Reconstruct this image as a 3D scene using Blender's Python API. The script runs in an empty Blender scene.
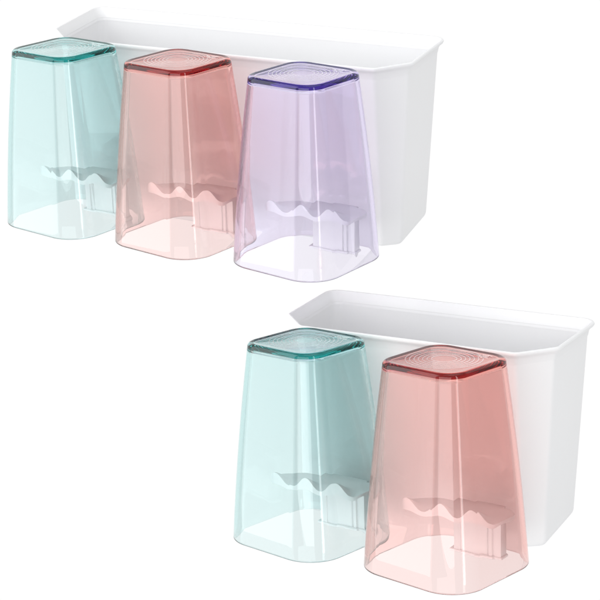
import bpy, bmesh, math
from mathutils import Matrix, Vector
import numpy as np
rad = math.radians
sc = bpy.context.scene

# ------------------------------------------------------------------ camera
F_PX = 1577.34                       # focal length in pixels of a 600 px frame
PITCH, ROLL = 16.5946, -0.2582
CAM_Z = 1.0

def axes(p, r):
    p, r = rad(p), rad(r)
    F = Vector((0, math.cos(p), -math.sin(p)))
    R = Vector((1, 0, 0))
    U = R.cross(F)
    return (math.cos(r)*R + math.sin(r)*U, -math.sin(r)*R + math.cos(r)*U, F)

R0, U0, F0 = axes(PITCH, ROLL)
cam_d = bpy.data.cameras.new('camera')
cam = bpy.data.objects.new('camera', cam_d)
sc.collection.objects.link(cam)
cam.matrix_world = Matrix(((R0.x, U0.x, -F0.x, 0), (R0.y, U0.y, -F0.y, 0), (R0.z, U0.z, -F0.z, CAM_Z), (0, 0, 0, 1)))
cam_d.sensor_width = 36
cam_d.sensor_fit = 'HORIZONTAL'
cam_d.lens = 36*F_PX/600
cam_d.clip_start = 0.02
cam_d.clip_end = 100
sc.camera = cam

# ------------------------------------------------------------------ world and lights
W = bpy.data.worlds.new('World'); sc.world = W; W.use_nodes = True
bg = W.node_tree.nodes['Background']
bg.inputs[0].default_value = (0.985, 0.99, 1.0, 1)
# studio surround: a little brighter on the left, darker on the right
wn, wl = W.node_tree.nodes, W.node_tree.links
wt = wn.new('ShaderNodeTexCoord'); wx = wn.new('ShaderNodeSeparateXYZ'); wr = wn.new('ShaderNodeMapRange')
wr.inputs[1].default_value = -1; wr.inputs[2].default_value = 1; wr.inputs[3].default_value = 0.98; wr.inputs[4].default_value = 0.60
wz = wn.new('ShaderNodeMapRange'); wz.inputs[1].default_value = -1; wz.inputs[2].default_value = 1
wz.inputs[3].default_value = 0.0; wz.inputs[4].default_value = -0.20
wa = wn.new('ShaderNodeMath'); wa.operation = 'ADD'
wl.new(wt.outputs['Generated'], wx.inputs[0]); wl.new(wx.outputs[0], wr.inputs[0]); wl.new(wx.outputs[2], wz.inputs[0])
wl.new(wr.outputs[0], wa.inputs[0]); wl.new(wz.outputs[0], wa.inputs[1]); wl.new(wa.outputs[0], bg.inputs[1])
sc.view_settings.view_transform = 'Standard'
sc.view_settings.look = 'None'
sc.view_settings.exposure = 0
sc.view_settings.gamma = 1
sc.cycles.use_denoising = True
sc.cycles.max_bounces = 128
sc.cycles.transmission_bounces = 128
sc.cycles.glossy_bounces = 128
sc.cycles.diffuse_bounces = 5
sc.cycles.sample_clamp_indirect = 8
sc.cycles.blur_glossy = 0.3

TARGET = Vector((0, 0.93, CAM_Z-0.28))
def area(name, loc, sx, sy, power, col=(1, 1, 1)):
    l = bpy.data.lights.new(name, 'AREA'); l.shape = 'RECTANGLE'; l.size = sx; l.size_y = sy
    l.energy = power; l.color = col
    o = bpy.data.objects.new(name, l); sc.collection.objects.link(o)
    o.location = loc
    o.rotation_euler = (TARGET-Vector(loc)).to_track_quat('-Z', 'Y').to_euler()
    return o
area('softbox_side', (-1.30, 0.70, CAM_Z+0.10), 1.1, 1.9, 13.0)
area('fill_camera', (-0.9, -1.5, CAM_Z+0.15), 2.6, 1.7, 31.0)  # added fill from the camera side, brightens the box fronts
area('fill_overhead', (0.3, 0.7, CAM_Z+1.0), 1.2, 0.9, 3.0)  # added top fill, lifts the shelf tops and box interiors
area('softbox_front', (0.75, -0.35, CAM_Z+0.0), 0.16, 1.5, 3.5)

# ------------------------------------------------------------------ materials
def mat(name):
    m = bpy.data.materials.new(name); m.use_nodes = True
    m.node_tree.nodes.clear()
    return m, m.node_tree.nodes, m.node_tree.links

def plastic(name, col, rough, sss=0.0):
    m, N, L = mat(name)
    out = N.new('ShaderNodeOutputMaterial'); p = N.new('ShaderNodeBsdfPrincipled')
    p.inputs['Roughness'].default_value = rough
    p.inputs['IOR'].default_value = 1.48
    p.inputs['Subsurface Weight'].default_value = sss; p.inputs['Subsurface Radius'].default_value = (1, 1, 1); p.inputs['Subsurface Scale'].default_value = 0.005
    tc = N.new('ShaderNodeTexCoord')
    n1 = N.new('ShaderNodeTexNoise'); n1.inputs['Scale'].default_value = 14; n1.inputs['Detail'].default_value = 3
    mx = N.new('ShaderNodeMix'); mx.data_type = 'RGBA'
    mx.inputs[6].default_value = (*col, 1); mx.inputs[7].default_value = (*[c*0.985 for c in col], 1)
    L.new(tc.outputs['Object'], n1.inputs['Vector']); L.new(n1.outputs['Fac'], mx.inputs[0]); L.new(mx.outputs[2], p.inputs['Base Color'])
    n2 = N.new('ShaderNodeTexNoise'); n2.inputs['Scale'].default_value = 900
    b = N.new('ShaderNodeBump'); b.inputs['Strength'].default_value = 0.06; b.inputs['Distance'].default_value = 0.0003
    L.new(tc.outputs['Object'], n2.inputs['Vector']); L.new(n2.outputs['Fac'], b.inputs['Height']); L.new(b.outputs[0], p.inputs['Normal'])
    L.new(p.outputs[0], out.inputs[0])
    return m

def clear_plastic(name, T, grey, length=0.006, rough=0.0, vol=True):
    """transparent tinted acrylic: T is the colour left after `length` metres of material"""
    m, N, L = mat(name)
    out = N.new('ShaderNodeOutputMaterial')
    g = N.new('ShaderNodeBsdfPrincipled'); g.inputs['IOR'].default_value = 1.49; g.inputs['Transmission Weight'].default_value = 1.0
    g.inputs['Roughness'].default_value = rough; g.inputs['Base Color'].default_value = (grey, grey, grey*1.002, 1)
    tc = N.new('ShaderNodeTexCoord'); n = N.new('ShaderNodeTexNoise'); n.inputs['Scale'].default_value = 22
    b = N.new('ShaderNodeBump'); b.inputs['Strength'].default_value = 0.03; b.inputs['Distance'].default_value = 0.0006
    mp = N.new('ShaderNodeMapping'); mp.inputs['Scale'].default_value = (1, 1, 0.12)
    L.new(tc.outputs['Object'], mp.inputs[0]); L.new(mp.outputs[0], n.inputs['Vector']); L.new(n.outputs['Fac'], b.inputs['Height']); L.new(b.outputs[0], g.inputs['Normal'])
    L.new(g.outputs[0], out.inputs[0])
    if vol:
        s = [-math.log(t)/length for t in T]; d = max(s)*1.02
        v = N.new('ShaderNodeVolumeAbsorption')
        v.inputs['Color'].default_value = (*[1-x/d for x in s], 1); v.inputs['Density'].default_value = d
        L.new(v.outputs[0], out.inputs['Volume'])
    return m

M_BOX1 = plastic('white_plastic', (0.885, 0.888, 0.896), 0.42)
M_BOX2 = plastic('bright_white_plastic', (0.895, 0.898, 0.903), 0.42)
M_RACK = plastic('white_rack_plastic', (0.97, 0.97, 0.975), 0.35, 0.12)
M_TEAL = clear_plastic('teal_clear_plastic', (0.63, 0.91, 0.905), 0.89)
M_PINK = clear_plastic('coral_clear_plastic', (0.92, 0.48, 0.435), 0.97)
M_VIOL = clear_plastic('violet_clear_plastic', (0.77, 0.70, 0.92), 0.96)

m, N, L = mat('emissive_white_sweep')
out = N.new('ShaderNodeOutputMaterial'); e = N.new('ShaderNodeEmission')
e.inputs[0].default_value = (1, 1, 1, 1); e.inputs[1].default_value = 1.01  # sheet made to glow for an even white background, no lamp behind it
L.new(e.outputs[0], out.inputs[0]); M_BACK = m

# ------------------------------------------------------------------ helpers
def link(name, bm, m, parent=None, smooth=32):
    me = bpy.data.meshes.new(name)
    bmesh.ops.recalc_face_normals(bm, faces=bm.faces)
    bm.to_mesh(me); bm.free()
    for p in me.polygons: p.use_smooth = True
    me.set_sharp_from_angle(angle=rad(smooth))
    me.materials.append(m)
    o = bpy.data.objects.new(name, me); sc.collection.objects.link(o)
    if parent: o.parent = parent
    return o

def loft(bm, rings, cap0=True, cap1=True, closed=False):
    V = [[bm.verts.new(p) for p in r] for r in rings]
    n = len(V[0])
    pairs = list(zip(V[:-1], V[1:])) + ([(V[-1], V[0])] if closed else [])
    for a, b in pairs:
        for i in range(n):
            j = (i+1) % n
            bm.faces.new((a[i], a[j], b[j], b[i]))
    if not closed:
        if cap0: bm.faces.new(V[0][::-1])
        if cap1: bm.faces.new(V[-1])

def rounded_square(a, r, z, n=14):
    P = []
    for i in range(4):
        c = 45+90*i
        sx = 1 if math.cos(rad(c)) > 0 else -1; sy = 1 if math.sin(rad(c)) > 0 else -1
        for k in range(n+1):
            t = rad(c-45+90*k/n)
            P.append((sx*(a-r)+r*math.cos(t), sy*(a-r)+r*math.sin(t), z))
    return P

def offset_poly(P, e):
    """move every edge of a convex counter-clockwise polygon outwards by e"""
    n = len(P); out = []
    for i in range(n):
        p0, p1, p2 = P[i-1], P[i], P[(i+1) % n]
        d1 = Vector((p1[0]-p0[0], p1[1]-p0[1])).normalized(); d2 = Vector((p2[0]-p1[0], p2[1]-p1[1])).normalized()
        n1 = Vector((d1.y, -d1.x)); n2 = Vector((d2.y, -d2.x))
        k = e/(1+n1.dot(n2))
        out.append((p1[0]+(n1.x+n2.x)*k, p1[1]+(n1.y+n2.y)*k))
    return out

def fillet_poly(P, radii, z, n=6):
    out = []; N_ = len(P)
    for i in range(N_):
        p0, p1, p2 = Vector(P[i-1]), Vector(P[i]), Vector(P[(i+1) % N_])
        a, b = (p0-p1).normalized(), (p2-p1).normalized()
        half = math.acos(max(-1, min(1, a.dot(b))))/2
        r = radii[i]; t = r/math.tan(half)
        c = p1+(a+b).normalized()*(r/math.sin(half))
        s, f = p1+a*t-c, p1+b*t-c
        a0 = math.atan2(s.y, s.x); a1 = math.atan2(f.y, f.x)
        da = (a1-a0+math.pi) % (2*math.pi)-math.pi
        for k in range(n+1):
            q = a0+da*k/n
            out.append((c.x+r*math.cos(q), c.y+r*math.sin(q), z))
    return out

def empty(name, mw, label, cat, group=None):
    o = bpy.data.objects.new(name, None); sc.collection.objects.link(o)
    o.matrix_world = mw; o.empty_display_size = 0.03
    o['label'] = label; o['category'] = cat
    if group: o['group'] = group
    return o

# ------------------------------------------------------------------ backdrop
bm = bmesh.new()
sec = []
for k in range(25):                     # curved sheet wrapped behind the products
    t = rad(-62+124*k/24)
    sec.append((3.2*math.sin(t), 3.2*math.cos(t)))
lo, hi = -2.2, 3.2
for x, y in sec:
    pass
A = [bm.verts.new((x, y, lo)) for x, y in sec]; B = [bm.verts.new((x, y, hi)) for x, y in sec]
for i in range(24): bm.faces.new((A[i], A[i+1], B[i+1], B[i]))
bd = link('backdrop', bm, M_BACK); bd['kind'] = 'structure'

# ------------------------------------------------------------------ the two product sets
D_, H_ = 0.0746, 0.1123
def hexa(Wd, s):
    """outline of the box at depth fraction s (0 rim, 1 bottom)"""
    lerp = lambda a, b: a+(b-a)*s
    w = Wd/2-lerp(0, .0046); D = D_-lerp(0, .0138)
    chx, chy, sn = lerp(.0178, .0105), lerp(.0181, .0072), lerp(.0027, .0003)
    # counter-clockwise seen from above
    return [(w, 0), (-w, 0), (-w+sn, -(D-chy)), (-w+chx, -D), (w-chx, -D), (w-sn, -(D-chy))]

def make_box(Wd, m, root):
    rr = (.0065, .0065, .0045, .0035, .0035, .0045)
    T = .0016
    def ring(z, off, sc_=1.0):
        P = offset_poly(hexa(Wd, -z/H_), off)
        return fillet_poly(P, [max(.0012, (r+off*.6)*sc_) for r in rr], z)
    bm = bmesh.new()
    R = []
    f = .0045
    for k in range(6):                       # rounded bottom edge
        t = math.pi/2*k/5
        R.append(ring(-H_+f*(1-math.sin(t)), -f+f*math.cos(math.pi/2-t)+0.0) if False else ring(-H_+f-f*math.cos(t), -f+f*math.sin(t)))
    R += [ring(-H_*.5, 0), ring(-.0055, 0), ring(-.0055, -T), ring(-H_*.5, -T)]
    for k in range(5):
        t = math.pi/2*k/4
        R.append(ring(-H_+T+f-f*math.sin(t), -T-f+f*math.cos(t)))
    loft(bm, R)
    link('box_shell', bm, m, root, 25)
    # turned-out lip round the rim
    bm = bmesh.new()
    E, h = .003, .0030
    prof = [(-T-.0002, -.0075), (-T+.0001, -.0055), (-T+.0010, -.0030), (-T+.0026, -.0010), (E-.0016, -.0001), (E-.0008, 0), (E-.0002, -.0004), (E, -.0011), (E-.0004, -.0021), (.0014, -.0031), (.0006, -.0045), (.0002, -.0075)]
    loft(bm, [ring(z, o) for o, z in prof], closed=True)
    link('rim', bm, m, root, 40)

# rack: wavy toothbrush shelf carried by a fluted block on a foot
def shelf_mesh():
    bm = bmesh.new()
    nx, ny = 96, 16
    x0, x1 = -.0290, .0285
    def wave(x):
        w = math.cos((x+.0239)/.0187*math.pi)**2
        t, b = -.0008+.0058*w**1.15, -.0032+.0018*w
        if x > .0230:
            q = math.sin((x-.0230)/.0055*math.pi/2)**2
            t, b = -.0012+.0012*q, -.0034+.0024*q
        return t, b
    top, bot = [], []
    for i in range(nx+1):
        u = i/nx; x = x0+(x1-x0)*u
        tl = min(1, (x-x0)/.0050); tr = min(1, (x1-x)/.0085)
        cl = math.sqrt(max(0, 1-(1-tl)**2)); cr = math.sqrt(max(0, 1-(1-tr)**2))
        yf2 = -.1262
        yb2 = -.1072+.0010*math.cos((x-.0205)/.0190*2*math.pi)
        if x < -.010: yb2 -= .0085*((-.010-x)/.019)**1.2
        yf2 = -.1215+(yf2+.1215)*cl; yb2 = -.1215+(yb2+.1215)*cl
        yf2 = -.1140+(yf2+.1140)*cr; yb2 = -.1140+(yb2+.1140)*cr
        rt, rb = [], []
        for j in range(ny+1):
            v = j/ny; y = yf2+(yb2-yf2)*v
            k = min(1, max(0, 1-(y+.1262)/.0085)); k = k*k*(3-2*k)
            kb = min(1, max(0, 1-(y+.1262)/.0060)); kb = kb*kb*(3-2*kb)
            zt, zb = wave(x)
            zm = (zt+zb)/2; ce = .25+.75*cl; zt, zb = zm+(zt-zm)*ce, zm+(zb-zm)*ce
            zt = zt*k+.0009*(1-k); zb = zb*kb-.0011*(1-kb)
            rt.append(bm.verts.new((x, y, zt))); rb.append(bm.verts.new((x, y, zb)))
        top.append(rt); bot.append(rb)
    for i in range(nx):
        for j in range(ny):
            bm.faces.new((top[i][j], top[i+1][j], top[i+1][j+1], top[i][j+1]))
            bm.faces.new((bot[i][j], bot[i][j+1], bot[i+1][j+1], bot[i+1][j]))
        bm.faces.new((top[i][0], bot[i][0], bot[i+1][0], top[i+1][0]))
        bm.faces.new((top[i][ny], top[i+1][ny], bot[i+1][ny], bot[i][ny]))
    for i in (0, nx):
        for j in range(ny):
            bm.faces.new((top[i][j], top[i][j+1], bot[i][j+1], bot[i][j]))
    bmesh.ops.remove_doubles(bm, verts=bm.verts, dist=1e-6)
    return bm

def block_mesh():
    """upright block whose front carries square flutes and two corner columns"""
    f = -.1050
    prof = [(-.0090, f), (-.0052, f), (-.0050, f+.0007), (-.0036, f+.0007), (-.0034, f), (.0090, f), (.0092, f-.0005), (.0094, f+.0006), (.0102, f+.0006), (.0104, f-.0006), (.0120, f-.0006), (.0122, f+.0006), (.0130, f+.0006), (.0132, f), (.0168, f),
            (.0168, -.0990), (-.0090, -.0990)]
    bm = bmesh.new()
    loft(bm, [[(x, y, z) for x, y in prof] for z in (-.0262, -.0006)])
    return bm

def foot_mesh(arm):
    P = [(-.0118, -.1056), (-.0045, -.1056), (-.0040, -.1062), (.0050, -.1062), (.0055, -.1068), (.0130, -.1068), (.0135, -.1056), (.0176, -.1056), (.0176, -.0985), (.0060, -.0930), (.0060-.45*(arm+.093), arm), (-.0020-.45*(arm+.093), arm), (-.0020, -.0930), (-.0118, -.0985)]
    bm = bmesh.new()
    loft(bm, [fillet_poly(offset_poly(P, o), [.0003]*len(P), z, 3) for o, z in ((-.0003, -.0275), (0, -.0272), (0, -.0264), (-.0003, -.0261))])
    return bm

def make_rack(root, x, mw_row):
    s = link('toothbrush_shelf', shelf_mesh(), M_RACK, root, 50)
    s.matrix_parent_inverse = root.matrix_world.inverted() @ mw_row
    s.location = (x, 0, -.0780+.0010)
    # the foot's arm runs back until it meets the front of the box
    inv = root.matrix_world.inverted() @ mw_row
    y = -.095
    while y < -.02:
        q = inv @ Vector((x+.002-.45*(y+.093), y, -.1040))
        if q.y > -(D_+.0138*q.z/H_)+.0006: break
        y += .0005
    link('support_block', block_mesh(), M_RACK, s, 30)
    link('foot_plate', foot_mesh(y), M_RACK, s, 30)

CH = .105
AT, AB, RT, RB = .0244, .0346, .0115, .0189
def make_tumbler(mw, m, label, group):
    root = empty('tumbler', mw, label, 'cup', group)
    def ring(z, off):
        s = -z/CH
        a = AT+(AB-AT)*s+.0006*math.sin(math.pi*s)
        r = RT+(RB-RT)*s
        return rounded_square(a+off, max(.0008, r+off), z)
    bm = bmesh.new(); R = []
    fo = .0020
    R.append(rounded_square(.004, .002, -.0002)); R.append(ring(-.0002, -.0050)); R.append(ring(-.0002, -.0034)); R.append(ring(0, -.0029))
    for k in range(7):
        t = math.pi/2*k/6
        R.append(ring(-fo+fo*math.cos(t), -fo+fo*math.sin(t)))
    for k in range(1, 12): R.append(ring(-.004-(CH-.0045)*k/12, 0))
    # mouth edge, rounded
    w = .0017
    for k in range(7):
        t = math.pi*k/6
        R.append(ring(-CH+w/2-w/2*math.sin(t), -w/2+w/2*math.cos(t)))
    tb = .0034
    for k in range(11, 0, -1): R.append(ring(-.010-(CH-.0105)*k/12, -w-.0004*(12-k)/12))
    fi = .0022
    for k in range(7):
        t = math.pi/2*k/6
        R.append(ring(-tb-fi+fi*math.sin(t), -w-.0005-fi+fi*math.cos(t)))
    R.append(rounded_square(.004, .002, -tb))
    loft(bm, R)
    link('cup_body', bm, m, root, 40)
    # moulded rings in the base
    bm = bmesh.new()
    for k in range(7):
        r = .0062+.0021*k
        hw, hh = .00026, .00011
        prof = [(r-hw, -.0000), (r-hw*.5, hh), (r+hw*.5, hh), (r+hw, -.0000)]
        n = 72
        loft(bm, [[(q*math.cos(2*math.pi*i/n), q*math.sin(2*math.pi*i/n), z-.00015) for i in range(n)] for q, z in prof], closed=True)
    link('moulded_rings', bm, m, root, 25)
    # small curled moulding mark near the back corner of the base
    bm = bmesh.new()
    def stroke(pts, w=.00035):
        for a, b in zip(pts[:-1], pts[1:]):
            d = Vector((b[0]-a[0], b[1]-a[1])); n_ = Vector((-d.y, d.x)).normalized()*w
            q = [(a[0]+n_.x, a[1]+n_.y), (b[0]+n_.x, b[1]+n_.y), (b[0]-n_.x, b[1]-n_.y), (a[0]-n_.x, a[1]-n_.y)]
            loft(bm, [[(x, y, z) for x, y in q] for z in (-.00015, .0001)])
    cx, cy = .0135, .0150
    stroke([(cx+.0034*math.cos(rad(a)), cy+.0024*math.sin(rad(a))) for a in range(20, 330, 25)])
    stroke([(cx-.0012, cy-.0008), (cx+.0012, cy+.0010)]); stroke([(cx-.0060, cy-.0010), (cx-.0045, cy+.0014), (cx-.0040, cy-.0012)])
    link('moulded_mark', bm, m, root, 25)
    return root

def pose(yaw, pit, rol, t):
    R, U, F = axes(PITCH+pit, ROLL+rol)
    M0 = Matrix((R0, U0, F0)).transposed()      # camera axes as columns
    Mk = Matrix((R, U, F))                      # rows: assembly space to camera space
    rot = M0 @ Mk @ Matrix.Rotation(rad(yaw), 3, 'Z')
    loc = R0*t[0]+U0*t[1]+F0*t[2]+Vector((0, 0, CAM_Z))
    return Matrix.Translation(loc) @ rot.to_4x4()

CYAW, CY, DZ = -8.8286, -.1294, .0036
SETS = [
 (pose(-20.4458, 7.3819, .0755, (-.0223*1.032, .1696*1.032, .9611*1.032)) @ Matrix.Scale(1.032, 4),
  pose(-29.6821, 4.4784, -.8592, (-.0101, .1739, .9906)), .2246, M_BOX1,
  'wide white plastic storage box behind three upside-down cups, upper of the two boxes',
  [(-.0736, M_TEAL, 'clear teal upside-down tumbler at the left end of the wide three-cup box'),
   (.0057, M_PINK, 'clear coral pink upside-down tumbler between the teal and the violet one'),
   (.0862, M_VIOL, 'clear violet upside-down tumbler, the only purple one')]),
 (pose(-26.5112, -1.9372, -.1366, (.088, -.0024, .8823)),
  pose(-34.9384, -4.5121, -1.4649, (.1021, -.0025, .894)), .1546, M_BOX2,
  'short white plastic storage box behind two upside-down cups, lower of the two boxes',
  [(-.0312, M_TEAL, 'clear teal upside-down tumbler in front of the short two-cup box'),
   (.0498, M_PINK, 'clear coral pink upside-down tumbler in front of the short two-cup box, nearest the camera')]),
]
for mb_w, mw, Wd, mb, lab, cups in SETS:
    root = empty('toothbrush_holder', mb_w, lab, 'toothbrush holder', 'white boxes with cup racks')
    make_box(Wd, mb, root)
    for x, m, cl in cups:
        make_rack(root, x, mw)
        cm = mw @ Matrix.Translation((x, CY, DZ)) @ Matrix.Rotation(rad(CYAW), 4, 'Z')
        make_tumbler(cm, m, cl, 'coloured clear tumblers')
